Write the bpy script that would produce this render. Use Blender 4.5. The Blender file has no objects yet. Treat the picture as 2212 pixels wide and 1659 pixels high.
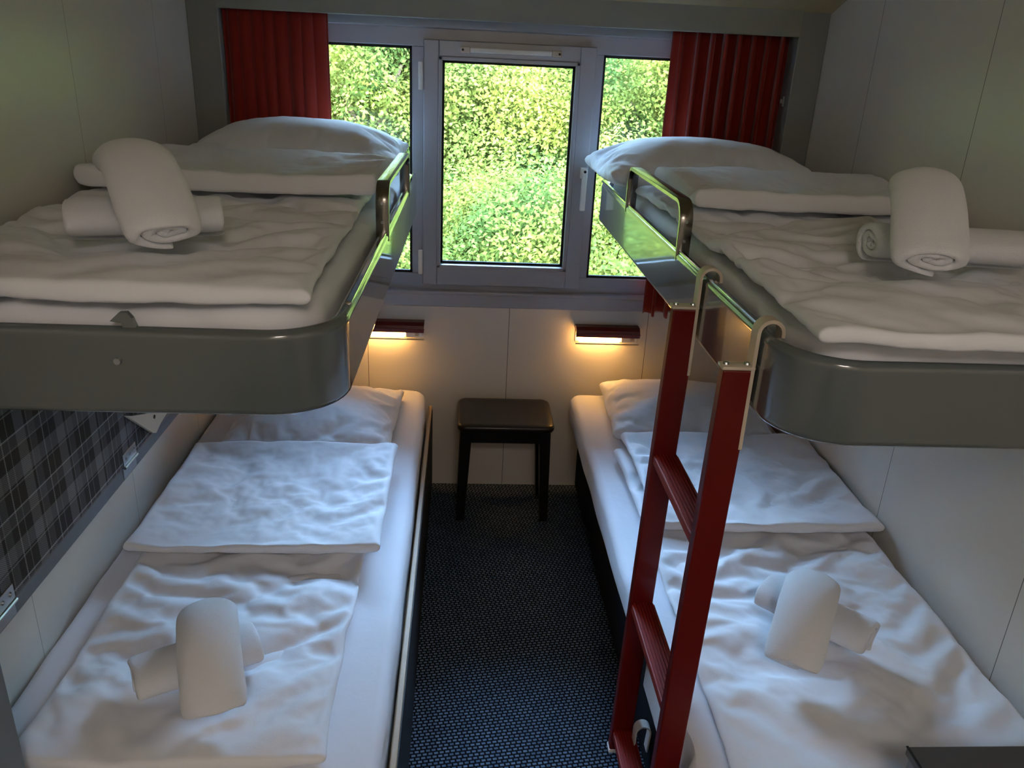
import bpy, bmesh, math, random
from mathutils import Vector, Matrix, Quaternion, noise

random.seed(7)
sc = bpy.context.scene
COL = sc.collection
PI = math.pi

# ------------------------------------------------------------------ helpers
def lin(h):
    h = h.lstrip('#')
    out = []
    for i in (0, 2, 4):
        c = int(h[i:i+2], 16) / 255
        out.append(c/12.92 if c <= .04045 else ((c+.055)/1.055)**2.4)
    return (*out, 1)

def link(name, me, mat=None, parent=None, smooth=None):
    o = bpy.data.objects.new(name, me)
    COL.objects.link(o)
    if mat: me.materials.append(mat)
    if parent: o.parent = parent
    if smooth is not None:
        for p in me.polygons: p.use_smooth = smooth
    return o

def raw(name, verts, faces, mat=None, parent=None, smooth=False):
    me = bpy.data.meshes.new(name)
    me.from_pydata([tuple(v) for v in verts], [], faces)
    me.update()
    return link(name, me, mat, parent, smooth)

class MB:
    """collects boxes, tubes and sweeps into ONE mesh"""
    def __init__(self): self.bm = bmesh.new()
    def box(self, x0, x1, y0, y1, z0, z1, bev=0, seg=2, mtx=None):
        r = bmesh.ops.create_cube(self.bm, size=1)
        vs = r['verts']
        for v in vs:
            v.co = Vector(((x0+x1)/2 + v.co.x*(x1-x0), (y0+y1)/2 + v.co.y*(y1-y0), (z0+z1)/2 + v.co.z*(z1-z0)))
        new = list(vs)
        if bev:
            es = list({e for v in vs for e in v.link_edges})
            rb = bmesh.ops.bevel(self.bm, geom=es, offset=bev, segments=seg, affect='EDGES', profile=.5)
            new = list({v for f in rb['faces'] for v in f.verts} | {v for v in vs if v.is_valid})
        if mtx is not None:
            for v in new: v.co = mtx @ v.co
        return self
    def cyl(self, p0, p1, r0, r1=None, n=16, cap=True):
        p0, p1 = Vector(p0), Vector(p1)
        r1 = r0 if r1 is None else r1
        d = p1-p0
        q = d.to_track_quat('Z', 'Y').to_matrix().to_4x4()
        m = Matrix.Translation((p0+p1)/2) @ q
        bmesh.ops.create_cone(self.bm, cap_ends=cap, segments=n, radius1=r0, radius2=r1, depth=d.length, matrix=m)
        return self
    def sweep(self, path, prof, up=(0, 0, 1), closed_prof=True, cap=True):
        """prof: list of (a,b); a along side vector, b along local up"""
        path = [Vector(p) for p in path]
        rings = []
        for i, p in enumerate(path):
            t = (path[min(i+1, len(path)-1)] - path[max(i-1, 0)]).normalized()
            s = Vector(up)          # constant side axis
            n = t.cross(s).normalized()
            rings.append([self.bm.verts.new(p + s*a + n*b) for a, b in prof])
        m = len(prof)
        for i in range(len(rings)-1):
            for j in range(m if closed_prof else m-1):
                k = (j+1) % m
                self.bm.faces.new((rings[i][j], rings[i][k], rings[i+1][k], rings[i+1][j]))
        if cap and closed_prof:
            self.bm.faces.new(rings[0][::-1]); self.bm.faces.new(rings[-1])
        return self
    def rings(self, rs, cap0=True, cap1=True):
        R = [[self.bm.verts.new(p) for p in r] for r in rs]
        m = len(R[0])
        for i in range(len(R)-1):
            for j in range(m):
                k = (j+1) % m
                self.bm.faces.new((R[i][j], R[i][k], R[i+1][k], R[i+1][j]))
        if cap0: self.bm.faces.new(R[0][::-1])
        if cap1: self.bm.faces.new(R[-1])
        return self
    def build(self, name, mat=None, parent=None, smooth=False, bevel=0, angle=35):
        bmesh.ops.recalc_face_normals(self.bm, faces=self.bm.faces)
        me = bpy.data.meshes.new(name)
        self.bm.to_mesh(me); self.bm.free()
        o = link(name, me, mat, parent, smooth)
        if smooth:
            try: me.set_sharp_from_angle(angle=math.radians(angle))
            except Exception: pass
        if bevel:
            b = o.modifiers.new('bevel', 'BEVEL'); b.width = bevel; b.segments = 2; b.limit_method = 'ANGLE'
        return o

def tag(o, label=None, cat=None, group=None, kind=None):
    if label: o['label'] = label
    if cat: o['category'] = cat
    if group: o['group'] = group
    if kind: o['kind'] = kind
    return o

def thing(name, label, cat, loc=(0, 0, 0), rz=0, group=None):
    o = bpy.data.objects.new(name, None)
    o.empty_display_size = .05
    COL.objects.link(o); o.location = loc; o.rotation_euler = (0, 0, rz)
    return tag(o, label, cat, group)

def under(parent, *objs):
    """parent world-built meshes under an Empty standing at the thing's base"""
    mi = Matrix.Translation(-parent.location)
    for o in objs:
        o.data.transform(mi); o.parent = parent

def rrect(x0, x1, y0, y1, rad, d=0, n=8):
    """rounded rectangle (counter-clockwise), rad = radii at (x1,y1),(x0,y1),(x0,y0),(x1,y0), inset by d"""
    pts = []
    cs = [(x1, y1, 1, 1, 0), (x0, y1, -1, 1, 90), (x0, y0, -1, -1, 180), (x1, y0, 1, -1, 270)]
    for (cx, cy, sx, sy, a0), r in zip(cs, rad):
        c = Vector((cx - sx*r, cy - sy*r)); rr = max(r - d, 0.0008)
        if d > r: c = Vector((cx - sx*d, cy - sy*d))
        for i in range(n+1):
            a = math.radians(a0 + 90*i/n)
            pts.append((c.x + rr*math.cos(a), c.y + rr*math.sin(a)))
    return pts

# ------------------------------------------------------------------ materials
def nodes(m): return m.node_tree.nodes, m.node_tree.links

def mat(name, color, rough=.5, metal=0, spec=.5, coat=0, bump=None, sheen=0, coat_rough=.05, var=None):
    m = bpy.data.materials.new(name); m.use_nodes = True
    N, L = nodes(m)
    b = N['Principled BSDF']
    c = lin(color) if isinstance(color, str) else color
    b.inputs['Base Color'].default_value = c
    b.inputs['Roughness'].default_value = rough
    b.inputs['Metallic'].default_value = metal
    b.inputs['Specular IOR Level'].default_value = spec
    b.inputs['Coat Weight'].default_value = coat
    b.inputs['Coat Roughness'].default_value = coat_rough
    b.inputs['Sheen Weight'].default_value = sheen
    geo = None
    if bump or var:
        geo = N.new('ShaderNodeNewGeometry')
    if var:
        sc_, amt = var
        t = N.new('ShaderNodeTexNoise'); t.inputs['Scale'].default_value = sc_; t.inputs['Detail'].default_value = 3
        L.new(geo.outputs['Position'], t.inputs['Vector'])
        mx = N.new('ShaderNodeMix'); mx.data_type = 'RGBA'
        mx.inputs['A'].default_value = (c[0]*(1-amt), c[1]*(1-amt), c[2]*(1-amt), 1)
        mx.inputs['B'].default_value = (min(1, c[0]*(1+amt)), min(1, c[1]*(1+amt)), min(1, c[2]*(1+amt)), 1)
        L.new(t.outputs['Fac'], mx.inputs['Factor'])
        L.new(mx.outputs['Result'], b.inputs['Base Color'])
    if bump:
        scale, strength, dist = bump
        t = N.new('ShaderNodeTexNoise'); t.inputs['Scale'].default_value = scale; t.inputs['Detail'].default_value = 4
        L.new(geo.outputs['Position'], t.inputs['Vector'])
        bp = N.new('ShaderNodeBump'); bp.inputs['Strength'].default_value = strength; bp.inputs['Distance'].default_value = dist
        L.new(t.outputs['Fac'], bp.inputs['Height']); L.new(bp.outputs['Normal'], b.inputs['Normal'])
    return m

def math_node(N, L, op, a, b=None, c=None):
    n = N.new('ShaderNodeMath'); n.operation = op
    for i, v in enumerate((a, b, c)):
        if v is None: continue
        if isinstance(v, (int, float)): n.inputs[i].default_value = v
        else: L.new(v, n.inputs[i])
    return n.outputs[0]

def panel_mat(name, color, axis, offset, spacing, rough=.35, dark=.22):
    """smooth laminate wall boards with fine dark butt joints every `spacing` metres"""
    m = mat(name, color, rough, spec=.4, coat=.25, coat_rough=.25)
    N, L = nodes(m); b = N['Principled BSDF']
    geo = N.new('ShaderNodeNewGeometry'); sp = N.new('ShaderNodeSeparateXYZ')
    L.new(geo.outputs['Position'], sp.inputs[0])
    f = math_node(N, L, 'FRACT', math_node(N, L, 'DIVIDE', math_node(N, L, 'ADD', sp.outputs[axis], -offset + spacing/2 + 20*spacing), spacing))
    dd = math_node(N, L, 'ABSOLUTE', math_node(N, L, 'SUBTRACT', f, .5))
    line = math_node(N, L, 'LESS_THAN', dd, .0012/spacing)
    t = N.new('ShaderNodeTexNoise'); t.inputs['Scale'].default_value = 3; t.inputs['Detail'].default_value = 3
    L.new(geo.outputs['Position'], t.inputs['Vector'])
    mx0 = N.new('ShaderNodeMix'); mx0.data_type = 'RGBA'
    c = lin(color)
    mx0.inputs['A'].default_value = tuple(v*.96 for v in c[:3]) + (1,); mx0.inputs['B'].default_value = tuple(min(1, v*1.04) for v in c[:3]) + (1,)
    L.new(t.outputs['Fac'], mx0.inputs['Factor'])
    mx = N.new('ShaderNodeMix'); mx.data_type = 'RGBA'
    L.new(line, mx.inputs['Factor']); L.new(mx0.outputs['Result'], mx.inputs['A'])
    mx.inputs['B'].default_value = tuple(v*dark for v in c[:3]) + (1,)
    L.new(mx.outputs['Result'], b.inputs['Base Color'])
    return m

M = {}
M['wall_l'] = panel_mat('laminate_left', '#dcdad2', 1, 2.62, .565, dark=.55)
M['wall_r'] = panel_mat('laminate_right', '#dcd9d2', 1, 2.555, .582)
M['wall_b'] = panel_mat('laminate_back', '#d9d5ce', 0, 0.0, .562)
M['ceiling'] = mat('ceiling_cream', '#b3a07c', .6)
M['grey'] = mat('grey_painted_metal', '#9a9ca0', .34, spec=.5, coat=.2, coat_rough=.2)
M['greyframe'] = mat('grey_window_aluminium', '#a3a4aa', .32, metal=.1, spec=.5)
M['post'] = mat('grey_green_paint', '#868987', .38)
M['valance'] = mat('valance_grey', '#8d9089', .45)
M['pan'] = mat('glossy_grey_gelcoat', '#5d6465', .2, spec=.6, coat=1.0, coat_rough=.06)
M['rim'] = mat('polished_rim', '#6c6a68', .14, metal=.75, spec=.6, coat=.6)
M['chrome'] = mat('chrome', '#c9cbcd', .08, metal=1)
M['guard'] = mat('brushed_steel', '#8f8b84', .22, metal=1)
M['steel'] = mat('zinc_steel', '#b4b8bc', .3, metal=1)
M['linen'] = mat('white_cotton', '#e8eaf0', .85, spec=.2, sheen=.15, bump=(260, .12, .002))
M['sheet'] = mat('white_sheet', '#e4e5ec', .85, spec=.2, sheen=.1, bump=(14, .25, .01))
M['towel'] = mat('white_terry', '#e9ecf3', .95, spec=.1, sheen=.5, bump=(650, .6, .003))
M['black'] = mat('black_lacquer', '#15110f', .32, spec=.5)
M['seat'] = mat('dark_brown_lacquer', '#1d1513', .38, spec=.4, coat=.1)
M['navy'] = mat('navy_upholstery', '#0d1118', .9, spec=.2, bump=(180, .5, .004))
M['wood'] = mat('beech_edge', '#b39a7c', .5, var=(20, .15))
M['blackboard'] = mat('black_bed_board', '#0e0f12', .6)
M['red'] = mat('red_lacquer_ladder', '#620b06', .38, spec=.35)
M['tread'] = mat('red_ribbed_tread', '#8c1d11', .55, spec=.4)
M['redlamp'] = mat('dark_red_lamp', '#5e130f', .3, spec=.5)
M['cream'] = mat('cream_metal', '#cdbfab', .4)
M['white'] = mat('white_plastic', '#f1f0ec', .4)
M['dark'] = mat('dark_recess', '#090909', .7)
M['cabinet'] = mat('grey_cabinet', '#4d4b4a', .45)
M['trimgrey'] = mat('grey_edge_strip', '#6d737a', .45)
M['trunk'] = mat('bark', '#4a3b2c', .9, var=(6, .3))

# curtain cloth
M['curtain'] = mat('red_curtain', '#882213', .85, spec=.15, sheen=.3, bump=(500, .25, .001))

# glass pane: clear, with a faint mirror reflection
g = bpy.data.materials.new('window_glass'); g.use_nodes = True
N, L = nodes(g); N.clear()
o_ = N.new('ShaderNodeOutputMaterial'); tr = N.new('ShaderNodeBsdfTransparent'); gl = N.new('ShaderNodeBsdfGlossy')
gl.inputs['Roughness'].default_value = .02; tr.inputs['Color'].default_value = (.96, .98, .97, 1)
fr = N.new('ShaderNodeFresnel'); fr.inputs['IOR'].default_value = 1.45
mx = N.new('ShaderNodeMixShader')
L.new(fr.outputs[0], mx.inputs[0]); L.new(tr.outputs[0], mx.inputs[1]); L.new(gl.outputs[0], mx.inputs[2]); L.new(mx.outputs[0], o_.inputs[0])
M['glass'] = g

def emis(name, color, s):
    m = bpy.data.materials.new(name); m.use_nodes = True
    N, L = nodes(m); b = N['Principled BSDF']
    b.inputs['Base Color'].default_value = (.8, .8, .8, 1)
    b.inputs['Emission Color'].default_value = lin(color) if isinstance(color, str) else color
    b.inputs['Emission Strength'].default_value = s
    return m
M['tube'] = emis('warm_tube', (1, .50, .13, 1), 11)
M['ceil_light'] = emis('ceiling_diffuser', (1, .86, .75, 1), 10.5)

# carpet: woven navy with pale blue dashes
def carpet():
    m = mat('woven_carpet', '#0a0f16', .95, spec=.15)
    N, L = nodes(m); b = N['Principled BSDF']
    geo = N.new('ShaderNodeNewGeometry')
    mp = N.new('ShaderNodeMapping'); mp.vector_type = 'POINT'
    mp.inputs['Scale'].default_value = (1, 1, 1); mp.inputs['Rotation'].default_value = (0, 0, math.radians(-9))
    L.new(geo.outputs['Position'], mp.inputs['Vector'])
    w = N.new('ShaderNodeTexNoise'); w.inputs['Scale'].default_value = 60
    L.new(geo.outputs['Position'], w.inputs['Vector'])
    br = N.new('ShaderNodeTexBrick')
    br.inputs['Scale'].default_value = 1
    br.inputs['Brick Width'].default_value = .0150; br.inputs['Row Height'].default_value = .0112
    br.inputs['Mortar Size'].default_value = .0034; br.inputs['Mortar Smooth'].default_value = .6
    br.inputs['Bias'].default_value = 0; br.offset = .35
    br.inputs['Color1'].default_value = lin('#748aa0'); br.inputs['Color2'].default_value = lin('#566c82')
    br.inputs['Mortar'].default_value = lin('#070c14')
    L.new(mp.outputs[0], br.inputs['Vector'])
    L.new(br.outputs['Color'], b.inputs['Base Color'])
    bp = N.new('ShaderNodeBump'); bp.inputs['Strength'].default_value = .6; bp.inputs['Distance'].default_value = .003; bp.invert = True
    L.new(br.outputs['Fac'], bp.inputs['Height']); L.new(bp.outputs['Normal'], b.inputs['Normal'])
    return m
M['carpet'] = carpet()

# plaid wool on the folded berth
def plaid():
    m = mat('plaid_wool', '#101114', .95, spec=.1, sheen=.2)
    N, L = nodes(m); b = N['Principled BSDF']
    geo = N.new('ShaderNodeNewGeometry'); sp = N.new('ShaderNodeSeparateXYZ')
    L.new(geo.outputs['Position'], sp.inputs[0])
    def stripe(ax, per, off, wid):
        f = math_node(N, L, 'FRACT', math_node(N, L, 'DIVIDE', math_node(N, L, 'ADD', sp.outputs[ax], off + 10*per), per))
        return math_node(N, L, 'LESS_THAN', f, wid/per)
    acc = None
    for ax, per, off, wid, amp in ((1, .15, 0, .035, .13), (1, .15, -.045, .028, .06), (1, .15, .055, .004, .22), (1, .075, .03, .0035, .10),
                                   (2, .15, .02, .035, .12), (2, .15, -.05, .028, .06), (2, .15, .075, .004, .26), (2, .075, .028, .0035, .16)):
        v = math_node(N, L, 'MULTIPLY', stripe(ax, per, off, wid), amp)
        acc = v if acc is None else math_node(N, L, 'ADD', acc, v)
    # twill ribs
    tw = math_node(N, L, 'FRACT', math_node(N, L, 'MULTIPLY', math_node(N, L, 'ADD', sp.outputs[1], math_node(N, L, 'ADD', sp.outputs[2], 10)), 190))
    acc = math_node(N, L, 'MULTIPLY', acc, math_node(N, L, 'ADD', math_node(N, L, 'MULTIPLY', math_node(N, L, 'LESS_THAN', tw, .5), .5), .6))
    mx = N.new('ShaderNodeMix'); mx.data_type = 'RGBA'
    mx.inputs['A'].default_value = lin('#15161c'); mx.inputs['B'].default_value = lin('#dfe2ea')
    L.new(acc, mx.inputs['Factor']); L.new(mx.outputs['Result'], b.inputs['Base Color'])
    return m
M['plaid'] = plaid()

# leaves: sun-lit, slightly translucent, varied tint with clump shade and highlights painted in
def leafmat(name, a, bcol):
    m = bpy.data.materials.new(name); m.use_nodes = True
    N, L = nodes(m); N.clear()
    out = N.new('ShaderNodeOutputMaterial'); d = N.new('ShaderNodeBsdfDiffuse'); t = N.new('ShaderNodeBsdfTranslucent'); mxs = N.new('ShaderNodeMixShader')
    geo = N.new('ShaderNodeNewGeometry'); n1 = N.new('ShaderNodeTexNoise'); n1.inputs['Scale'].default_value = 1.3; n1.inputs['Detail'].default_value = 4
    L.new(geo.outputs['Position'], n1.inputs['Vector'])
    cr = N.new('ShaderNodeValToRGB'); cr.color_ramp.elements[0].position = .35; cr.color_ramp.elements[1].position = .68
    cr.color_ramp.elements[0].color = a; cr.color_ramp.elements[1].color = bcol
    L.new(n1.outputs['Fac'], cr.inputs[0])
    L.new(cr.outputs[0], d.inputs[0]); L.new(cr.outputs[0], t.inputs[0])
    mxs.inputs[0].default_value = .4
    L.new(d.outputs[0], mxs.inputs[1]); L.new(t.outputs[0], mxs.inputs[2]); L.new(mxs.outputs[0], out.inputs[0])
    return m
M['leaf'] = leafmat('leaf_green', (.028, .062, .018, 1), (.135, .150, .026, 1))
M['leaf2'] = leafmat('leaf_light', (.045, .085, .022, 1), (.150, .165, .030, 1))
M['grass'] = leafmat('meadow', (.06, .09, .03, 1), (.13, .14, .05, 1))

# ------------------------------------------------------------------ camera
cam = bpy.data.cameras.new('camera'); co = bpy.data.objects.new('camera', cam); COL.objects.link(co)
r_ = Vector((0.99766433, -0.0517779, 0.04455259)); u_ = Vector((-0.02184998, 0.37606291, 0.92633647)); d_ = Vector((0.06471833, 0.92514633, -0.37405321))
mw = Matrix((r_, u_, -d_)).transposed().to_4x4(); mw.translation = (-0.191, 0, 1.7123)
co.matrix_world = mw
cam.sensor_width = 36; cam.lens = 36*1734.9/2212; cam.clip_start = .02
sc.camera = co

# ------------------------------------------------------------------ room dimensions
XL, XR = -1.106, 1.035
YB, YF = 3.071, -1.05          # window wall, wall behind the camera
ZC = 2.32

def struct(o): o['kind'] = 'structure'; return o

struct(MB().box(XL-.06, XR+.06, YF-.06, YB+.1, -.05, 0).build('floor', M['carpet']))
struct(MB().box(XL-.06, XL, YF-.06, YB+.1, 0, 2.5).build('wall_left', M['wall_l']))
struct(MB().box(XR, XR+.06, YF-.06, YB+.1, 0, 2.5).build('wall_right', M['wall_r']))
struct(MB().box(XL, XR, YB, YB+.09, 0, .802).build('wall_back', M['wall_b']))
struct(MB().box(XL-.06, XR+.06, YF-.06, YF, 0, 2.5).build('wall_front', M['wall_b']))
# ceiling: flat over the aisle, curving down to the window side
prof = [(YF-.06, ZC), (1.55, ZC), (1.9, 2.27), (2.3, 2.14), (2.65, 2.0), (2.92, 1.905), (YB+.1, 1.88)]
vs, fs = [], []
for (y, z) in prof:
    vs += [(XL-.06, y, z), (XR+.06, y, z), (XL-.06, y, z+.07), (XR+.06, y, z+.07)]
for i in range(len(prof)-1):
    a = 4*i; b = a+4
    fs += [(a, a+1, b+1, b), (a+2, b+2, b+3, a+3), (a, b, b+2, a+2), (a+1, a+3, b+3, b+1)]
fs += [(0, 2, 3, 1), (len(vs)-4, len(vs)-3, len(vs)-1, len(vs)-2)]
struct(raw('ceiling', vs, fs, M['ceiling']))
# grey corner posts and the header rail that hides the curtain track
struct(MB().box(XL, -1.004, 2.925, YB, 0.80, 2.1, .004).build('trim_1', M['post']))
struct(MB().box(.936, XR, 2.925, YB, 0.80, 2.1, .004).build('trim_2', M['post']))
struct(MB().box(-1.004, .936, 2.912, 2.932, 1.826, 1.915, .003).build('trim_3', M['valance']))
struct(MB().box(XL, -.938, 1.02, 1.10, 0, ZC, .004).build('trim_4', M['trimgrey']))
struct(MB().box(XL, XL+.008, 1.1, 2.93, 0.0, .02).build('baseboard_left', M['post']))
tag(MB().box(.930, .937, 2.965, 2.99, 1.60, 1.635, .002).box(.924, .932, 2.972, 2.983, 1.61, 1.625, .002).build('curtain_tieback_hook', M['grey']),
    'small grey metal catch on the grey corner post beside the curtain', 'hook')

# ------------------------------------------------------------------ window
W = thing('window_1', None, None, (-.03, YB, .80)); W['kind'] = 'structure'
fb = MB()
y0, y1 = YB, YB+.06
fb.box(-1.004, .936, y0, y1, 1.742, 1.90, .003)        # head
fb.box(-1.004, .936, y0, y1, .862, .927, .003)         # bottom rail
fb.box(-1.004, -.95, y0, y1, .927, 1.742, .003)
fb.box(.88, .936, y0, y1, .927, 1.742, .003)
fb.box(-.385, -.343, y0, y1, .927, 1.742, .003)
fb.box(.262, .297, y0, y1, .927, 1.742, .003)
fr_ = fb.build('window_frame', M['greyframe'])
head = MB().box(-1.0, .932, YB-.028, YB, 1.802, 1.90, .004).build('head_rail', M['grey'])
sill = MB().box(-1.004, .936, YB-.022, YB+.02, .800, .852, .004).box(-1.004, .936, YB-.034, YB+.02, .852, .866, .004).build('sill_board', M['greyframe'])
under(W, fr_, head, sill)
def gasket(x0, x1, z0, z1, y, t=.009):
    return MB().box(x0, x1, y, y+.012, z0, z0+t).box(x0, x1, y, y+.012, z1-t, z1).box(x0, x0+t, y, y+.012, z0, z1).box(x1-t, x1, y, y+.012, z0, z1)
for (x0, x1) in ((-.95, -.385), (.297, .88)):
    gsk = gasket(x0, x1, .927, 1.742, YB+.012).build('gasket', M['dark'])
    pane = MB().box(x0, x1, YB+.028, YB+.034, .927, 1.742).build('pane', M['glass'])
    under(W, gsk, pane)
# opening casement
cb = MB()
X0, X1, Z0, Z1 = -.343, .266, .892, 1.766
x0, x1, z0, z1 = -.277, .196, .972, 1.700
ya, yb = YB-.034, YB+.04
cb.box(X0, x0-.012, ya, yb, Z0, Z1, .004).box(x1+.012, X1, ya, yb, Z0, Z1, .004)
cb.box(x0-.012, x1+.012, ya, yb, Z0, z0-.012, .0035).box(x0-.012, x1+.012, ya, yb, z1+.012, Z1, .0035)
casement = cb.build('casement', M['greyframe'])
t = .013
bead = MB().box(x0-t, x0, ya-.004, yb-.02, z0-t, z1+t, .002).box(x1, x1+t, ya-.004, yb-.02, z0-t, z1+t, .002)\
    .box(x0-t, x1+t, ya-.004, yb-.02, z0-t, z0, .002).box(x0-t, x1+t, ya-.004, yb-.02, z1, z1+t, .002).build('glazing_bead', M['greyframe'])
gk = gasket(x0, x1, z0, z1, YB-.004, .008).build('gasket', M['dark'])
pn = MB().box(x0, x1, YB+.008, YB+.014, z0, z1).build('pane', M['glass'])
vb = MB().box(-.182, .107, ya-.018, ya-.006, 1.7285, 1.7455, .004).build('vent_bar', M['white'])
for xx, xs_ in ((-.214, -.206), (.105, .131)):
    ve = MB().box(xx, xx+.034, ya-.022, ya, 1.7265, 1.7475, .003).build('bar_bracket', M['cream'])
    sw = MB().cyl((xs_, ya-.0235, 1.737), (xs_, ya-.021, 1.737), .004, n=10).build('bar_screw', M['dark'])
    under(W, ve, sw)
hd = MB().box(.236, .262, ya-.008, ya, 1.315, 1.355, .003).cyl((.249, ya-.03, 1.337), (.249, ya-.005, 1.337), .009)\
    .box(.240, .260, ya-.036, ya-.024, 1.20, 1.352, .004).build('handle', M['white'])
hs = MB().cyl((.25, ya-.038, 1.343), (.25, ya-.035, 1.343), .005, n=10).build('handle_screw', M['dark'])
under(W, casement, bead, gk, pn, vb, hd, hs)
for zz in (1.70-.10, .935):
    h = MB().cyl((-.352, ya-.006, zz), (-.352, ya-.006, zz+.092), .008, n=12).cyl((-.352, ya-.006, zz+.045), (-.352, ya-.006, zz+.047), .009, n=12).build('hinge', M['white'])
    under(W, h)

# ------------------------------------------------------------------ curtains
def curtain(xa, xb, ztop, zbot, ymid, label, seed, flat_end):
    rnd = random.Random(seed)
    n, m = 220, 36
    vs, fs = [], []
    nf = 8.5
    for j in range(m+1):
        v = j/m
        for i in range(n+1):
            u = i/n
            uu = u if flat_end > 0 else 1-u      # uu=1 at the window edge where the hem hangs flat
            irr = noise.noise((u*4.5+seed, 0, 0))
            amp = .044*(1-.80*max(0, (uu-.78)/.22)) * (.8+.35*noise.noise((u*6, seed, 3))) * (.85 + .15*v)
            ph = nf*2*PI*uu + 2.2*irr + .5*v*noise.noise((u*3, v*1.2, seed))
            w = math.sin(ph); w = math.copysign(abs(w)**.8, w)
            edge = min(1, min(u, 1-u)/.06)
            x = xa + (xb-xa)*u + edge*(.017*math.cos(ph) + .010*v*noise.noise((u*5, v, seed)))
            y = ymid + min(.044, max(-.044, amp*w + .006*noise.noise((u*9, v*2, seed))))
            vs.append((x, y, ztop + (zbot-ztop)*v + .006*w*v))
    for j in range(m):
        for i in range(n):
            a = j*(n+1)+i
            fs.append((a, a+1, a+n+2, a+n+1))
    o = raw('curtain', vs, fs, M['curtain'], smooth=True)
    s = o.modifiers.new('solid', 'SOLIDIFY'); s.thickness = .0025
    tag(o, label, 'curtain', 'red pleated curtains at the window')
curtain(-1.002, -.660, 1.838, .825, 2.988, 'dark red pleated curtain hanging behind the pillow of the bunk without a ladder', 1.3, 1)
curtain(.516, .933, 1.838, .812, 2.988, 'dark red pleated curtain hanging behind the bunk with the ladder, hem showing under it', 4.1, -1)

# ------------------------------------------------------------------ lower beds
def slab(name, x0, x1, y0, y1, z0, z1, r, mt, rad=.05, amp=.004, sc1=6, top_crown=.0, seed=0, parent=None, pucker=0):
    rs = []
    n = 10
    R = [rad]*4
    rs.append([(x, y, z0) for x, y in rrect(x0, x1, y0, y1, R, r*.6, n)])
    for k in range(0, 5):
        a = -PI/2 + PI/2*k/4
        rs.append([(x, y, z0+r*.6+r*.6*math.sin(a)) for x, y in rrect(x0, x1, y0, y1, R, r*.6*(1-math.cos(a)), n)])
    for k in range(0, 7):
        a = PI/2*k/6
        rs.append([(x, y, z1-r+r*math.sin(a)) for x, y in rrect(x0, x1, y0, y1, R, r*(1-math.cos(a)), n)])
    # dense the long edges by resampling every ring
    def dense(ring, cnt=260):
        P = [Vector(p) for p in ring]; P.append(P[0])
        Ls = [0]
        for i in range(1, len(P)): Ls.append(Ls[-1]+(P[i]-P[i-1]).length)
        return P, Ls
    base, Ls = dense(rs[8])
    cnt = 280
    par = []
    k = 0
    for i in range(cnt):
        s = Ls[-1]*i/cnt
        while Ls[k+1] < s: k += 1
        par.append((k, (s-Ls[k])/max(1e-9, Ls[k+1]-Ls[k])))
    out = []
    for ring in rs:
        P = [Vector(p) for p in ring]; P.append(P[0])
        out.append([P[k].lerp(P[k+1], f) for k, f in par])
    cx, cy = (x0+x1)/2, (y0+y1)/2
    hw = min(x1-x0, y1-y0)/2
    last = out[-1]
    for s in (.93, .85, .75, .6, .45, .3, .15):
        d = (hw-r)*(1-s)
        ring = []
        for p in last:
            ring.append(Vector((min(max(p.x, x0+r+d), x1-r-d), min(max(p.y, y0+r+d), y1-r-d), z1+top_crown*(1-s))))
        out.append(ring)
    if pucker:
        for ri in range(8, len(out)):
            ring = out[ri]; k = max(0, 1-abs(ri-12)/5.5)
            for i, p in enumerate(ring):
                p.z += pucker*k*(noise.noise((i*.55+seed, ri*.05, seed)) + .6*noise.noise((i*.21, ri*.1, seed+4)))
    for ring in out:
        for p in ring:
            q = Vector((p.x*sc1, p.y*sc1*.6, p.z*sc1))
            dz = amp*noise.fractal(q + Vector((seed, 0, 0)), .6, 2, 3)
            nx = amp*1.2*noise.noise(q*1.7 + Vector((0, seed, 0)))
            if p.z > z1 - r*1.05: p.z += dz
            if abs(p.x-x0) < .03 or abs(p.x-x1) < .03: p.x += nx
    mb = MB().rings(out)
    bmesh.ops.remove_doubles(mb.bm, verts=mb.bm.verts, dist=1e-5)
    return mb.build(name, mt, parent, smooth=True, angle=60)

# bed on the left: black boards with a beech top edge
b = thing('bed', 'low bed with black side board and beech edge, under the bunk without a ladder', 'bed', (-.70, 2.0, 0), group='lower beds')
side = MB().box(-.315, -.300, 1.02, 3.02, .03, .372).build('side_board', M['blackboard'])
endb = MB().box(-1.08, -.315, 1.02, 1.05, 0, .286).build('end_board', M['blackboard'])
edge = MB().box(-.316, -.302, 1.02, 3.03, .372, .384, .003).build('top_edge', M['wood'])
slat = MB().box(-1.085, -.318, 1.05, 3.02, .24, .292).build('slat_base', M['wood'])
under(b, side, endb, edge, slat)
m_ = slab('mattress', -1.094, -.326, 1.03, 3.03, .295, .456, .028, M['sheet'], seed=3)
tag(m_, 'mattress in white sheet on the low bed with the beech edge', 'mattress', 'mattresses')
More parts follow.
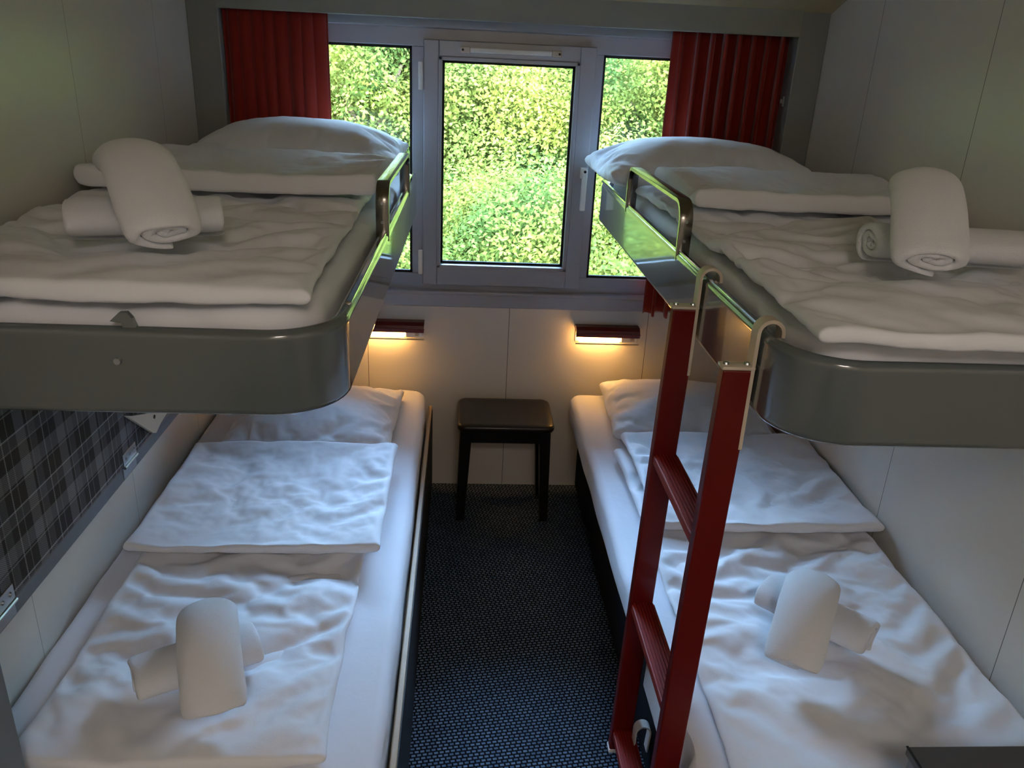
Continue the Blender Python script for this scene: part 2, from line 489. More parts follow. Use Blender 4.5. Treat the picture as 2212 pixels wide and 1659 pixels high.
# bed on the right: upholstered navy divan
b = thing('bed', 'low divan bed with dark navy upholstered base, beside the red ladder', 'bed', (.65, 2.0, 0), group='lower beds')
base = slab('upholstered_base', .300, 1.015, 1.02, 3.02, .045, .345, .03, M['navy'], rad=.06, amp=.004)
under(b, base)
for x in (.37, .95):
    for y in (1.15, 2.9): under(b, MB().cyl((x, y, 0), (x, y, .05), .025).build('foot', M['black']))
m_ = slab('mattress', .257, 1.018, 1.03, 3.03, .350, .456, .028, M['sheet'], seed=9)
for v in m_.data.vertices:          # the ladder stiles press into the mattress edge
    for ys in (1.205, 1.545):
        k = max(0, 1-max(0, abs(v.co.y-ys)-.015)/.06)
        k = k*k*(3-2*k)
        if v.co.x < .292: v.co.x += (.292-v.co.x)*k
tag(m_, 'mattress in white sheet on the navy divan beside the red ladder', 'mattress', 'mattresses')

# ------------------------------------------------------------------ upper bunks
def bunk(xin, xwall, yfr, yfar, guard, label, clip, rz=0):
    s = 1 if xin < xwall else -1                     # direction from aisle to wall
    t = thing('bunk', label, 'bunk bed', ((xin+xwall)/2, (yfr+yfar)/2, 1.203), group='upper bunks')
    zb, zt = 1.193, 1.329
    xa, xb = min(xin, xwall), max(xin, xwall)
    RF = .115; RB = .10
    rad = [RB if s < 0 else .03, .03 if s < 0 else RB, .03 if s < 0 else RF, RF if s < 0 else .03]
    rr = lambda d, z: [(x, y, z) for x, y in rrect(xa, xb, yfr, yfar, rad, d, 14)]
    rs = [rr(.010, zb), rr(.004, zb+.002), rr(.001, zb+.006), rr(0, zb+.012), rr(.0005, zt-.016)]
    for k in range(0, 9):
        a = PI*k/8
        rs.append(rr(.0125-.0125*math.cos(a), zt-.0125+.0125*math.sin(a)))
    rs.append(rr(.026, zt-.08))
    pan = MB().rings(rs).build('pan', M['pan'], smooth=True, angle=50)
    # bright metal strip along the aisle side
    xs = xin + s*.0035
    strip = MB().box(min(xs, xs+s*.012), max(xs, xs+s*.012), yfr+.16, yfar-.05, zt-.004, zt+.003, .003).build('edge_strip', M['chrome'])
    under(t, pan, strip)
    # guard handle: a flat bent bar
    ya, yb = guard
    x = xin + s*.014
    zt2 = 1.436
    path = [(x, ya, zt-.02), (x, ya, zt2-.045)]
    for k in range(1, 8):
        a = PI/2*k/7
        path.append((x, ya+.045-.045*math.cos(a), zt2-.045+.045*math.sin(a)))
    for k in range(0, 8):
        a = PI/2*k/7
        path.append((x, yb-.035+.035*math.sin(a), zt2-.035+.035*math.cos(a)))
    path.append((x, yb, zt-.02))
    gd = MB().sweep(path, [(-.015, -.004), (-.013, -.0055), (.013, -.0055), (.015, -.004), (.015, .004), (.013, .0055), (-.013, .0055), (-.015, .004)], up=(1, 0, 0)).build('guard_rail', M['guard'], smooth=True, angle=40)
    under(t, gd)
    for zz in (1.352, 1.395):
        scr = MB().cyl((x, ya-.0075, zz), (x, ya-.0052, zz), .0035, n=8).build('guard_screw', M['steel']); under(t, scr)
    if clip:
        c = MB()
        pr = [(-.69, 1.337), (-.676, 1.350), (-.665, 1.351), (-.658, 1.342), (-.652, 1.322), (-.672, 1.322), (-.674, 1.334)]
        vv = [c.bm.verts.new((px, yfr+.008, pz)) for px, pz in pr]
        f = c.bm.faces.new(vv)
        ex = bmesh.ops.extrude_face_region(c.bm, geom=[f])
        for v in [q for q in ex['geom'] if isinstance(q, bmesh.types.BMVert)]: v.co.y += .009
        c = c.build('clip', M['pan']); under(t, c)
        kn = MB().cyl((-.683, yfr-.004, 1.279), (-.683, yfr+.002, 1.279), .005, .006, n=12).build('rivet', M['steel'], smooth=True); under(t, kn)
    # steel wall bracket carrying the bunk
    for yy in (yfr+.35, yfar-.45):
        br = MB().box(min(xwall, xwall-s*.05), max(xwall, xwall-s*.05), yy, yy+.05, 1.14, zb+.001, .004).build('wall_bracket', M['steel'])
        under(t, br)
    # mattress lies in the pan and bulges over the rim
    mm = slab('mattress', xa+.038, xb-.038, yfr+.038, yfar-.038, zt-.078, 1.345, .03, M['linen'], rad=.09, amp=.006, sc1=9, seed=xin*10, pucker=.006)
    t.rotation_euler.z = rz
    c = t.location.copy()
    mm.data.transform(Matrix.Translation(c) @ Matrix.Rotation(rz, 4, 'Z') @ Matrix.Translation(-c))
    return t, mm
_, mm = bunk(-.362, -1.097, 1.128, 2.935, (1.875, 2.52), 'grey upper bunk with the small clip on its front and no ladder', True, -.008)
tag(mm, 'thin mattress in white sheet in the bunk with no ladder', 'mattress', 'mattresses')
_, mm = bunk(.289, 1.033, 1.055, 2.935, (1.77, 2.39), 'dark grey upper bunk that the red ladder hooks onto', False)
tag(mm, 'thin mattress in white sheet in the bunk that carries the red ladder', 'mattress', 'mattresses')

# ------------------------------------------------------------------ ladder
lx = .289
lad = thing('bunk_ladder', 'red ladder with ribbed treads hooked onto the upper bunk', 'ladder', (.25, 1.38, 0))
YS = (1.205, 1.545)       # near and far stile
LEAN = .026
for ys in YS:
    ztop = 1.262
    bmx = MB()
    bmx.box(-.0262, .0262, -.0125, .0125, .0, 1.0, .0)
    zlow = .088
    pts = []
    for v in bmx.bm.verts:
        z = zlow + (ztop-zlow)*v.co.z
        xo = .2605 - LEAN*(ztop-z)/ztop
        v.co = Vector((xo+v.co.x, ys+v.co.y, z))
    st = bmx.build('stile', M['red'], bevel=.003)
    under(lad, st)
    # cream hook bracket: plate on the stile, strap up the bunk side and over the rim
    br = MB().box(.231, lx-.002, ys-.0145, ys+.0145, ztop, ztop+.007, .003)
    path = [(lx-.0065, ys, 1.12), (lx-.0065, ys, 1.326)]
    for k in range(1, 10):
        a = PI*k/10
        path.append((lx+.0135-.020*math.cos(a), ys, 1.326+.020*math.sin(a)))
    path += [(lx+.0335, ys, 1.326), (lx+.0335, ys, 1.319)]
    br.sweep(path, [(-.0135, -.003), (.0135, -.003), (.0135, .003), (-.0135, .003)], up=(0, 1, 0))
    hk = br.build('hook_bracket', M['cream'], smooth=True, angle=40)
    under(lad, hk)
    for xx in (.241, .276):
        under(lad, MB().cyl((xx, ys, ztop+.006), (xx, ys, ztop+.0105), .006, .0045, n=12).build('bracket_screw', M['steel']))
    # white end cap under the stile
    cp = MB().box(.208, .270, ys-.0145, ys+.0145, zlow-.006, zlow+.006, .003).build('end_cap', M['white'])
    under(lad, cp)
for zt_ in (.935, .545, .155):
    xo = .264 - LEAN*(1.262-zt_)/1.262
    mb = MB().box(xo-.027, xo+.027, YS[0]+.0125, YS[1]-.0125, zt_-.022, zt_-.002, .002)
    for k in range(7):
        xx = xo-.021+.007*k
        mb.box(xx-.0018, xx+.0018, YS[0]+.0125, YS[1]-.0125, zt_-.0025, zt_+.0015)
    tr_ = mb.build('tread', M['tread']); under(lad, tr_)
# white hook at the foot of the far stile
path = [(.260, 1.50, .115), (.260, 1.50, .190)]
for k in range(1, 9):
    a = PI*k/9
    path.append((.260+.018-.018*math.cos(a), 1.50, .190+.020*math.sin(a)))
path += [(.296, 1.50, .190), (.293, 1.50, .13)]
hk = MB().sweep(path, [(-.013, -.002), (.013, -.002), (.013, .002), (-.013, .002)], up=(0, 1, 0)).build('floor_hook', M['white'], smooth=True, angle=40)
under(lad, hk)

# ------------------------------------------------------------------ reading lamps
def lamp(xc, label):
    t = thing('reading_lamp', label, 'wall lamp', (xc, YB, .665), group='reading lamps under the window')
    w = .128
    prof = [(0, .738), (-.036, .738), (-.052, .728), (-.056, .712), (-.056, .701), (-.050, .701), (-.050, .71), (-.03, .725), (0, .725)]
    mb = MB()
    rings = [[Vector((xc+sx, YB+py, pz)) for py, pz in prof] for sx in (-w, w)]
    mb.rings(rings)
    rib = MB().box(xc-w-.002, xc+w+.002, YB-.058, YB-.0555, .7125, .7165)
    hs = mb.build('housing', M['redlamp'])
    rb = rib.build('housing_rib', M['redlamp'])
    back = MB().box(xc-w+.004, xc+w-.004, YB-.006, YB, .668, .73).build('back_plate', M['white'])
    dif = MB().box(xc-w+.012, xc+w-.075, YB-.046, YB-.010, .676, .702, .006).build('diffuser', M['tube'])
    sk = MB().box(xc+w-.072, xc+w-.006, YB-.046, YB-.008, .678, .702, .003).build('socket', M['white'])
    swt = MB().box(xc+w-.036, xc+w-.020, YB-.050, YB-.044, .684, .697, .002).build('switch', M['cream'])
    sw2 = MB().box(xc-w, xc+w, YB-.048, YB-.045, .668, .674).build('glass_lip', M['cream'])
    under(t, hs, rb, back, dif, sk, swt, sw2)
lamp(.395, 'red reading lamp under the window above the bed with the navy base')
lamp(-.465, 'red reading lamp under the window above the bed with the beech edge')

# ------------------------------------------------------------------ stool
st = thing('stool', 'small black wooden stool with rounded square seat below the window', 'stool', (-.012, 2.87, 0))
zs = .432
rs = []
R4 = [.035]*4
for d, z in ((.012, zs-.030), (.004, zs-.027), (0, zs-.020), (0, zs-.010), (.003, zs-.004), (.010, zs), (.03, zs-.001), (.10, zs-.003)):
    rs.append([(x, y, z) for x, y in rrect(-.197, .172, 2.735, 3.015, R4, d, 8)])
seat = MB().rings(rs).build('seat', M['seat'], smooth=True, angle=60)
ap = MB().box(-.165, .14, 2.765, 2.785, zs-.085, zs-.028, .003).box(-.165, .14, 2.965, 2.985, zs-.085, zs-.028, .003)\
    .box(-.168, -.150, 2.775, 2.975, zs-.085, zs-.028, .003).box(.125, .143, 2.775, 2.975, zs-.085, zs-.028, .003).build('apron', M['black'])
under(st, seat, ap)
for sx in (-1, 1):
    for sy in (-1, 1):
        cx, cy = -.0125 + sx*.150, 2.875 + sy*.098
        bx, by = -.0125 + sx*.166, 2.875 + sy*.102
        q = lambda x, y, h, z: [(x-h, y-h, z), (x+h, y-h, z), (x+h, y+h, z), (x-h, y+h, z)]
        lg = MB().rings([q(bx, by, .016, .006), q((cx+bx)/2, (cy+by)/2, .019, .2), q(cx, cy, .022, zs-.03)]).build('leg', M['black'], bevel=.004)
        gl_ = MB().cyl((bx, by, 0), (bx, by, .007), .010, n=10).build('glide', M['steel'])
        gl_.data.transform(Matrix.Translation(-st.location)); gl_.parent = lg
        under(st, lg)

# ------------------------------------------------------------------ folded berth with plaid cover
fbth = thing('folded_berth', 'folded-up berth with grey plaid cover against the wall', 'berth', (XL+.02, 1.75, .62))
pl = MB().box(XL+.002, XL+.030, 1.105, 2.40, .662, 1.135, .006).build('plaid_panel', M['plaid'])
stp = MB().box(XL+.002, XL+.026, 1.105, 2.40, .622, .660, .003).build('mounting_rail', M['trimgrey'])
under(fbth, pl, stp)
for hy in (1.94, 1.300):
    h = MB().box(XL+.030, XL+.033, hy, hy+.085, .664, .70, .001).box(XL+.026, XL+.029, hy, hy+.085, .628, .66, .001).cyl((XL+.033, hy, .662), (XL+.033, hy+.085, .662), .005, n=10).build('hinge', M['steel'])
    under(fbth, h)
    for k in range(3):
        sw_ = MB().cyl((XL+.0325, hy+.016+.027*k, .684), (XL+.036, hy+.016+.027*k, .684), .0055, .003, n=10).build('hinge_screw', M['steel'])
        sw_.data.transform(Matrix.Translation(-fbth.location)); sw_.parent = h
lt = MB()
LATCH = ((1.970, .802), (2.010, .783), (2.262, .690), (2.185, .681), (2.145, .669), (2.123, .679))
vv = [lt.bm.verts.new((XL+.036, y, z)) for y, z in LATCH]
f = lt.bm.faces.new(vv); ex = bmesh.ops.extrude_face_region(lt.bm, geom=[f])
for v in [q for q in ex['geom'] if isinstance(q, bmesh.types.BMVert)]: v.co.x += .008
lt = lt.build('latch', M['cream']); under(fbth, lt)
lk = MB().cyl((XL+.043, 2.145, .720), (XL+.0455, 2.145, .720), .006, n=10).build('latch_screw', M['dark']); under(fbth, lk)

# ------------------------------------------------------------------ cabinet in the near corner
cbn = thing('cabinet', 'grey cabinet with flat top at the foot of the bed beside the ladder', 'cabinet', (.81, .8, 0))
tp = MB().box(.583, XR-.005, .52, 1.0, .640, .657, .002).build('cabinet_top', M['cabinet'])
bd = MB().box(.588, XR-.005, .53, .995, 0, .640, .002).build('body', M['trimgrey'])
eg = MB().box(.5815, .5855, .52, 1.0, .6565, .6585).build('edge_band', M['dark'])
under(cbn, tp, bd, eg)

# ------------------------------------------------------------------ ceiling lamp behind the viewer
cl = thing('ceiling_lamp', 'square ceiling lamp above the cabin entrance', 'ceiling lamp', (0, -.62, ZC))
fr2 = MB().box(-.24, .24, -.86, -.38, ZC-.03, ZC, .004).build('lamp_frame', M['white'])
df2 = MB().box(-.22, .22, -.84, -.40, ZC-.045, ZC-.03, .004).build('diffuser', M['ceil_light'])
under(cl, fr2, df2)

# ------------------------------------------------------------------ bed linen: stitched cloth, inflated and settled by a cloth solve
def two_layer(w, l, nx, ny, th, fold_front=False, seed=0, fold_side=False):
    """two sheets sewn round the edge; a folded front edge keeps a wall of th between the sheets"""
    vs, fs, idx = [], [], {}
    for s in (0, 1):
        for j in range(ny+1):
            for i in range(nx+1):
                e = i in (0, nx) or j in (0, ny)
                if fold_front and j in (0, ny) and i not in (0, nx): e = False
                if e and s == 1:
                    idx[s, i, j] = idx[0, i, j]; continue
                z = 0 if e else th*(.5 if s else -.5)
                x, y = (i/nx-.5)*w, (j/ny-.5)*l
                z += .006*noise.noise((x*16+seed, y*16, s*3.3)) + .006*noise.noise((x*6+seed, y*6, s*3.3))
                vs.append((x, y, z)); idx[s, i, j] = len(vs)-1
        for j in range(ny):
            for i in range(nx):
                f = [idx[s, i, j], idx[s, i+1, j], idx[s, i+1, j+1], idx[s, i, j+1]]
                fs.append(f if s else f[::-1])
    if fold_front:
        for j in (0, ny):
            for i in range(nx):
                f = [idx[0, i, j], idx[0, i+1, j], idx[1, i+1, j], idx[1, i, j]]
                f = [q for n_, q in enumerate(f) if q not in f[:n_]]
                fs.append(f if j == 0 else f[::-1])
    return vs, fs

def cloth_obj(name, x0, x1, y0, y1, z, th, cell, press, fold=False, seed=0, rz=0, grav=.5, mass=.02, stiff=15, bend=.05, tilt=0, seam=0, grow=.016):
    w, l = x1-x0, y1-y0
    nx, ny = max(8, round(w/cell)), max(8, round(l/cell))
    vs, fs = two_layer(w, l, nx, ny, th, fold, seed)
    o = raw(name, vs, fs, M['linen'], smooth=True)
    o.location = ((x0+x1)/2, (y0+y1)/2, z + th/2 + .012)
    o.rotation_euler = (tilt, 0, rz)
    m = o.modifiers.new('cloth', 'CLOTH'); s = m.settings
    s.quality = 5; s.mass = mass; s.tension_stiffness = stiff; s.compression_stiffness = stiff
    s.shear_stiffness = stiff*.3; s.bending_stiffness = bend; s.air_damping = 1
    s.use_pressure = True; s.uniform_pressure_force = press
    s.effector_weights.gravity = grav
    if seam:
        vg = o.vertex_groups.new(name='seam')
        for v in o.data.vertices:
            du = w/2-abs(v.co.x); dv = l/2-abs(v.co.y)
            d = du if fold else min(du, dv)
            k = max(0, 1-d/.035)
            vg.add([v.index], k, 'REPLACE')
        s.vertex_group_shrink = 'seam'; s.shrink_min = -grow; s.shrink_max = seam
    m.collision_settings.distance_min = .004
    return o

def collider(o):
    o.modifiers.new('collision', 'COLLISION')
    o.collision.thickness_outer = .004; o.collision.cloth_friction = 40

def run(n):
    sc.frame_start = 1; sc.frame_end = n
    for k in range(1, n+1): sc.frame_set(k)

def freeze(objs):
    dg = bpy.context.evaluated_depsgraph_get()
    new = [bpy.data.meshes.new_from_object(o.evaluated_get(dg)) for o in objs]
    for o, me in zip(objs, new):
        o.modifiers.clear()
        old = o.data; o.data = me; bpy.data.meshes.remove(old)
        for p in me.polygons: p.use_smooth = True

ZLO, ZUP = .460, 1.352
tmp = []
def temp_box(x0, x1, y0, y1, z0, z1):
    o = MB().box(x0, x1, y0, y1, z0, z1).build('tmp', None); collider(o); tmp.append(o); return o
temp_box(-1.2, -.30, .9, 3.2, ZLO-.2, ZLO); temp_box(.24, 1.2, .9, 3.2, ZLO-.2, ZLO)
temp_box(-1.2, -.33, .9, 3.2, ZUP-.2, ZUP); temp_box(.25, 1.2, .9, 3.2, ZUP-.2, ZUP)

TR, TF = .072, .55           # towel roll half-width and how far it is squashed
TZ = TR*TF
TW = {  # rolled towels: (end, middle, end) of each roll's axis, heights above the bed under them
 'LLb': ((-.825, 1.285, 0), (-.715, 1.345, 0), (-.605, 1.405, 0)), 'LLt': ((-.715, 1.445, .04), (-.675, 1.325, .085), (-.632, 1.200, 0)),
 'LRb': ((.545, 1.575, 0), (.638, 1.482, 0), (.732, 1.390, 0)), 'LRt': ((.655, 1.535, .04), (.590, 1.420, .085), (.520, 1.305, 0)),
 'ULb': ((-.858, 1.385, 0), (-.740, 1.425, 0), (-.616, 1.465, 0)), 'ULt': ((-.782, 1.510, .085), (-.716, 1.390, .085), (-.648, 1.275, 0)),
 'URb': ((.550, 1.435, 0), (.700, 1.415, 0), (.848, 1.390, 0)), 'URt': ((.650, 1.455, .100), (.618, 1.370, .085), (.580, 1.255, 0)),
}
TW = {k: tuple(Vector(p) + Vector((0, 0, (ZLO if k[0] == 'L' else ZUP) + (.056 if k[:2] == 'LR' else .040) + TZ)) for p in v) for k, v in TW.items()}
# weights that press the rolled towels' beds into the duvets while they settle
def press_roll(k, z0):
    a, m, c = [Vector(p) for p in TW[k]]
    o = MB().cyl((a-m)*.95, (c-m)*.95, TZ, n=14).build('tmp', None)
    collider(o); tmp.append(o)
    o.location = (m.x, m.y, m.z+.16); o.keyframe_insert('location', frame=1)
    o.location = (m.x, m.y, m.z-.006); o.keyframe_insert('location', frame=24)
for k in ('LLb', 'LRb', 'ULb', 'URb'): press_roll(k, 0)

duv = [
 cloth_obj('duvet', -1.012, -.422, 1.105, 2.40, ZLO, .026, .0112, .62, True, 1, seam=.045, grow=.010),
 cloth_obj('duvet', .334, 1.006, 1.055, 2.47, ZLO, .028, .0112, .62, True, 2, seam=.042, grow=.009),
 cloth_obj('duvet', -1.092, -.412, 1.118, 2.42, ZUP, .026, .0112, .55, True, 3, seam=.055),
 cloth_obj('duvet', .308, 1.026, .990, 2.42, ZUP, .026, .0112, .55, True, 4, seam=.055)]
pil = [
 cloth_obj('pillow', -.990, -.400, 2.385, 2.935, ZLO, .03, .0112, 1.6, False, 5, rz=-.02, seam=.03),
 cloth_obj('pillow', .350, .960, 2.50, 3.01, ZLO, .03, .0112, 2.0, False, 6, rz=-.05, seam=.03),
 cloth_obj('pillow', -1.05, -.37, 2.44, 2.94, ZUP, .03, .0112, 2.4, False, 7, seam=.03),
 cloth_obj('pillow', .225, .925, 2.45, 2.95, ZUP, .03, .0112, 2.2, False, 8, rz=.03, seam=.03)]
run(34)
freeze(duv+pil)
for o in tmp: bpy.data.objects.remove(o)
tmp = []
# each folded-back top settles on the flattened duvet under it
FOLDS = ((-1.040, -.385, 1.775, 2.385), (.365, 1.030, 1.895, 2.50), (-1.080, -.390, 1.905, 2.40), (.360, 1.030, 1.915, 2.40))
PADS = []
for o, (fx0, fx1, fy0, fy1) in zip(duv, FOLDS):
    zs_ = sorted(v.co.z + o.location.z for v in o.data.vertices if fy0 < v.co.y + o.location.y < fy1)
    zt_ = zs_[int(len(zs_)*.80)]
    PADS.append(zt_)
    temp_box(fx0-.2, fx1+.2, fy0-.2, fy1+.2, zt_-.2, zt_)
    for v in o.data.vertices:
        y = v.co.y + o.location.y
        k = min(1, max(0, (y-fy0+.01)/.02))
        zc = zt_ - .001
        if k > 0 and v.co.z + o.location.z > zc: v.co.z += (zc - o.location.z - v.co.z)*k
# the duvets give way under the rolled towels
def carve(o, key):
    a, m, c = TW[key]
    ctrl = m*2 - (a+c)/2
    P = [a*(1-t)**2 + ctrl*2*t*(1-t) + c*t*t for t in [k/24 for k in range(25)]]
    tg = (c-a); tg.z = 0; tg.normalize()
    for v in o.data.vertices:
        w_ = v.co + o.location
        if (w_-m).length > .25: continue
        q = min(P, key=lambda p: (p.x-w_.x)**2 + (p.y-w_.y)**2)
        dv = Vector((w_.x-q.x, w_.y-q.y, 0))
        d = dv.length
        R_ = TR*1.10
        if d < R_: zc = q.z - TZ*1.05*math.sqrt(1-(d/R_)**2)
        elif d < R_+.045: zc = q.z - TZ*.15 + (d-R_)*.9
        else: continue
        if w_.z > zc: v.co.z += zc - w_.z
for o, pre in zip(duv, ('LL', 'LR', 'UL', 'UR')):
    carve(o, pre+'b'); carve(o, pre+'t')
fold = [
 cloth_obj('fold', *FOLDS[0], PADS[0], .026, .0112, .45, True, 11, seam=.025, grow=.009, grav=.8),
 cloth_obj('fold', *FOLDS[1], PADS[1], .026, .0112, .45, True, 12, seam=.045, grow=.014, grav=.8),
 cloth_obj('fold', *FOLDS[2], PADS[2], .045, .0112, .85, True, 13, seam=.05, grow=.012, grav=.8),
 cloth_obj('fold', *FOLDS[3], PADS[3], .045, .0112, .85, True, 14, seam=.05, grow=.012, grav=.8)]
run(30)
freeze(fold)
for o in tmp: bpy.data.objects.remove(o)
sc.frame_set(1)

def merge(a, b):
    bm = bmesh.new()
    for o in (a, b):
        n0 = len(bm.verts)
        bm.from_mesh(o.data)
        bm.verts.ensure_lookup_table()
        off = Matrix.Translation(o.location - a.location) @ o.rotation_euler.to_matrix().to_4x4()
        for v in list(bm.verts)[n0:]: v.co = off @ v.co
    bm.to_mesh(a.data); bm.free()
    for p in a.data.polygons: p.use_smooth = True
    bpy.data.objects.remove(b)
for a, f_ in zip(duv, fold): merge(a, f_)
for o in duv+pil:
    s = o.modifiers.new('smooth', 'SUBSURF'); s.levels = 1; s.render_levels = 1
wheres = ['low bed with the beech edge', 'low bed beside the ladder', 'upper bunk without a ladder', 'upper bunk that carries the red ladder']
for o, w in zip(duv, wheres): tag(o, 'white duvet with its top folded back on the ' + w, 'duvet', 'white duvets')
for o, w in zip(pil, wheres): tag(o, 'white pillow at the window end of the ' + w, 'pillow', 'white pillows')

# ------------------------------------------------------------------ rolled towels
def towel(key, label, R=TR, flat=TF, seed=0, flip=1):
    a, m, c = [Vector(p) for p in TW[key]]
    turns, r0 = 2.6, .010
    n, nl = 132, 30
    pitch = (R-r0)/turns
    tp = 0
    th0 = 2*PI*turns
    outer, inner = [], []
    for i in range(n+1):
        th = th0*i/n
        r = r0 + (R-r0)*i/n
        k = pitch*.90
        if i > n-6: k *= (n-i+1.5)/7
        outer.append((r, th)); inner.append((r-k, th))
    ctrl = m*2 - (a+c)/2
    L_ = (c-a).length
    vs, fs = [], []
    sec = outer + inner[::-1]
    ns = len(sec)
    for j in range(nl+1):
        t = j/nl
        p = a*(1-t)**2 + ctrl*2*t*(1-t) + c*t*t
        tg = ((ctrl-a)*(1-t) + (c-ctrl)*t).normalized()
        side = tg.cross(Vector((0, 0, 1))).normalized(); up = side.cross(tg).normalized()
        endr = 1 - .10*max(0, 1-min(t, 1-t)/.07)**2
        for i, (r, th) in enumerate(sec):
            ang = flip*(th - th0) - PI*.55
            wob = 1 + .035*noise.noise((math.cos(ang)*1.5+seed, math.sin(ang)*1.5, t*4)) + .018*noise.noise((th*5, t*40, seed))
            rr = r*endr*wob
            ex = 0
            if j in (0, nl): ex = (.006*noise.noise((th*.8, seed, j)) + .010*(1-r/R)*-1)*(-1 if j == 0 else 1)
            vs.append(p + side*(rr*math.cos(ang)) + up*(rr*flat*math.sin(ang)) + tg*ex)
    for j in range(nl):
        for i in range(ns):
            k = (i+1) % ns
            fs.append((j*ns+i, j*ns+k, (j+1)*ns+k, (j+1)*ns+i))
    for j in (0, nl):
        for i in range(n):
            f = (j*ns+i, j*ns+i+1, j*ns+ns-2-i, j*ns+ns-1-i)
            fs.append(f if j else f[::-1])
    mid = m.copy()
    me = bpy.data.meshes.new('rolled_towel'); me.from_pydata([tuple(v-mid) for v in vs], [], fs); me.update()
    bm = bmesh.new(); bm.from_mesh(me); bmesh.ops.recalc_face_normals(bm, faces=bm.faces); bm.to_mesh(me); bm.free()
    o = link('rolled_towel', me, M['towel'], smooth=True)
    o.location = mid
    s = o.modifiers.new('smooth', 'SUBSURF'); s.levels = 1; s.render_levels = 1
    tag(o, label, 'towel', 'rolled white towels in crossed pairs')
for pre, w, (lo, hi) in (('LL', 'low bed with the beech edge', (0, 3)), ('LR', 'low bed beside the red ladder', (1, 4)), ('UL', 'upper bunk without a ladder', (2, 5)), ('UR', 'upper bunk with the ladder', (6, 7))):
    towel(pre+'b', 'rolled white towel lying under another roll on the ' + w, seed=lo)
    towel(pre+'t', 'rolled white towel resting across another roll on the ' + w, seed=hi+10, flip=-1)

# ------------------------------------------------------------------ outside: a grassy bank covered in bushes and small trees
vs, fs = [], []
nx, ny = 40, 40
for j in range(ny+1):
    for i in range(nx+1):
        x = -16 + 32*i/nx; y = 3.9 + 24*j/ny
        z = -1.0 + max(0, y-5.0)*.30 + .35*noise.noise((x*.35, y*.35, 0))
        vs.append((x, y, z))
for j in range(ny):
    for i in range(nx):
        a = j*(nx+1)+i
        fs.append((a, a+1, a+nx+2, a+nx+1))
struct(raw('hillside', vs, fs, M['grass'], smooth=True))

def bush_mesh(seed, R, H, nclump, nleaf, size):
    rnd = random.Random(seed)
    vs, fs = [], []
    for c in range(nclump):
        while True:
            d = Vector((rnd.uniform(-1, 1), rnd.uniform(-1, 1), rnd.uniform(-.75, 1)))
            if .1 < d.length < 1: break
        d = d.normalized()*(rnd.random()**.4)
        cc = Vector((d.x*R, d.y*R, H*.55 + d.z*H*.48))
        cr = rnd.uniform(.20, .40)*min(R, 1)
        for l in range(nleaf):
            n = Vector((rnd.gauss(0, 1), rnd.gauss(0, 1), rnd.gauss(.25, .9)))
            n.normalize()
            p = cc + n*cr*rnd.uniform(.6, 1.05)
            nn = (n + Vector((rnd.gauss(0, .5), rnd.gauss(0, .5), rnd.gauss(.4, .5)))).normalized()
            t1 = nn.orthogonal().normalized(); t1.rotate(Quaternion(nn, rnd.uniform(0, 6.28)))
            t2 = nn.cross(t1)
            s = size*rnd.uniform(.65, 1.25)
            b = len(vs)
            vs += [p - t1*s*.5, p + t2*s*.3 - nn*s*.06, p + t1*s*.55 - nn*s*.1, p - t2*s*.3 - nn*s*.06]
            fs += [(b, b+1, b+2, b+3)]
    me = bpy.data.meshes.new('crown'); me.from_pydata([tuple(v) for v in vs], [], fs); me.update()
    return me
def trunk_mesh(H):
    mb = MB().cyl((0, 0, -.3), (.05, 0, H*.5), .07, .04, n=8).cyl((.04, 0, H*.4), (.35, .1, H*.75), .035, .015, n=6).cyl((.04, 0, H*.35), (-.3, -.1, H*.7), .035, .015, n=6)
    bmesh.ops.recalc_face_normals(mb.bm, faces=mb.bm.faces)
    me = bpy.data.meshes.new('trunk'); mb.bm.to_mesh(me); mb.bm.free(); me.materials.append(M['trunk']); return me
crowns = [bush_mesh(1, 1.15, 2.3, 150, 300, .038), bush_mesh(2, .95, 1.5, 130, 260, .034), bush_mesh(3, 1.25, 3.4, 180, 300, .042)]
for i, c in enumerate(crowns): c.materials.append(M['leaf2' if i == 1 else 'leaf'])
trunks = [trunk_mesh(2.3), trunk_mesh(1.5), trunk_mesh(3.4)]
gz = lambda x, y: -1.0 + max(0, y-5.0)*.30 + .35*noise.noise((x*.35, y*.35, 0))
kinds = [('mid green leafy bush growing on the bank outside the window', 'bush'), ('low light green bush growing on the bank outside the window', 'bush'),
         ('taller leafy tree growing on the bank outside the window', 'tree')]
spots = []
rnd = random.Random(5)
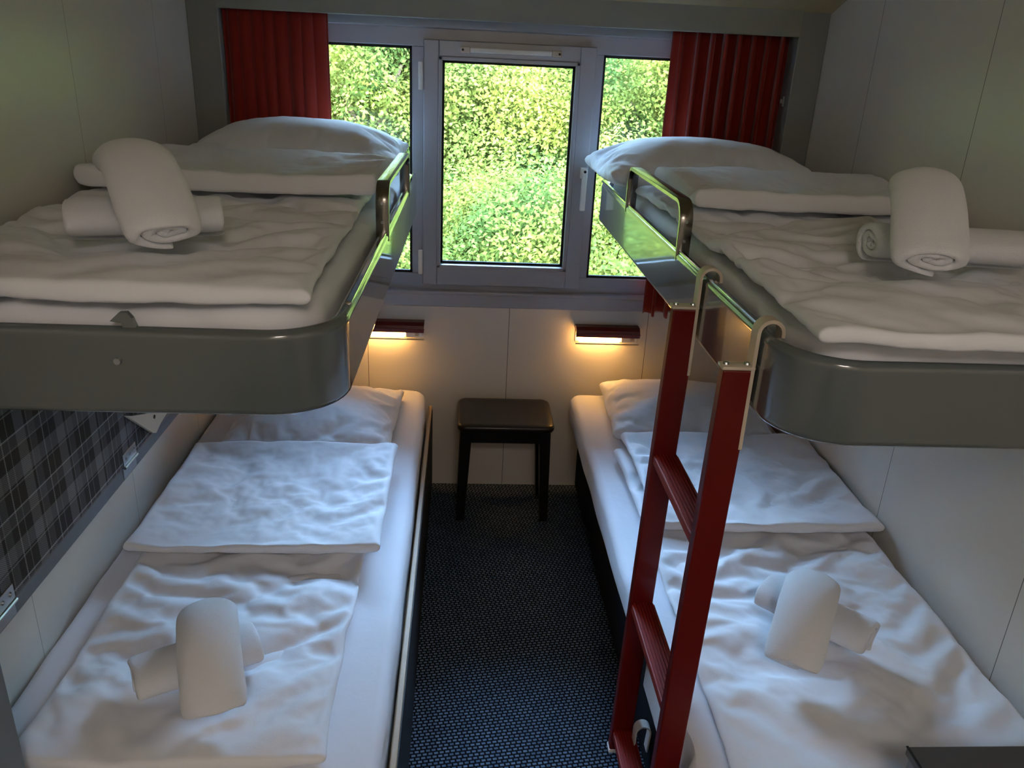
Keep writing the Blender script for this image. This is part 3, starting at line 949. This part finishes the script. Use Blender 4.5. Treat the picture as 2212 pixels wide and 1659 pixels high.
for (yrow, xs, ks) in ((6.4, (-3.0, -1.75, -.55, .55, 1.7, 2.9), (1, 1, 1, 1, 1, 1)), (7.7, (-3.4, -2.2, -1.0, .3, 1.4, 2.6, 3.8), (0, 1, 0, 1, 0, 0, 1)),
                       (9.3, (-4.4, -3.0, -1.7, -.4, .9, 2.2, 3.4, 4.6), (2, 0, 0, 2, 0, 0, 2, 0)), (11.2, (-5, -3.4, -1.9, -.5, 1.0, 2.4, 3.9, 5.4), (2, 2, 0, 2, 2, 2, 0, 2)),
                       (13.4, (-5.5, -3.6, -1.8, 0, 1.8, 3.6, 5.5), (2,)*7)):
    for x, k in zip(xs, ks):
        spots.append((x+rnd.uniform(-.25, .25), yrow+rnd.uniform(-.4, .4), k, rnd.uniform(0, 6.28), rnd.uniform(.9, 1.2)))
for (x, y, k, rz, s) in spots:
    name = kinds[k][1]
    t = thing(name, kinds[k][0], name, (x, y, gz(x, y)-.05), rz, 'bushes and trees outside the window' if False else kinds[k][0].split(' growing')[0] + ' on the bank')
    t.scale = (s, s, s)
    for nm, me in (('crown', crowns[k]), ('trunk', trunks[k])):
        o = bpy.data.objects.new(nm, me); COL.objects.link(o); o.parent = t

# ------------------------------------------------------------------ light
w = bpy.data.worlds.new('world'); sc.world = w; w.use_nodes = True
N, L = w.node_tree.nodes, w.node_tree.links
bg = N['Background']
sky = N.new('ShaderNodeTexSky'); sky.sky_type = 'NISHITA'; sky.sun_disc = False
sky.sun_elevation = math.radians(52); sky.sun_rotation = math.radians(160); sky.altitude = 100; sky.dust_density = 1.0; sky.air_density = 1.6; sky.ozone_density = 3
L.new(sky.outputs[0], bg.inputs['Color'])
bg.inputs['Strength'].default_value = SKY = 6.0
sun = bpy.data.lights.new('sun', 'SUN'); sun.energy = 8; sun.angle = math.radians(.6); sun.color = (1, .94, .82)
so = bpy.data.objects.new('sun', sun); COL.objects.link(so)
so.rotation_euler = Vector((.85, .40, -.95)).to_track_quat('-Z', 'Y').to_euler()

vs_ = sc.view_settings
sc.display_settings.display_device = 'sRGB'
vs_.view_transform = 'Standard'; vs_.look = 'None'; vs_.exposure = 1.12; vs_.gamma = 1
vs_.use_curve_mapping = False
sc.cycles.max_bounces = 10; sc.cycles.diffuse_bounces = 6; sc.cycles.transparent_max_bounces = 16
sc.cycles.sample_clamp_indirect = 8
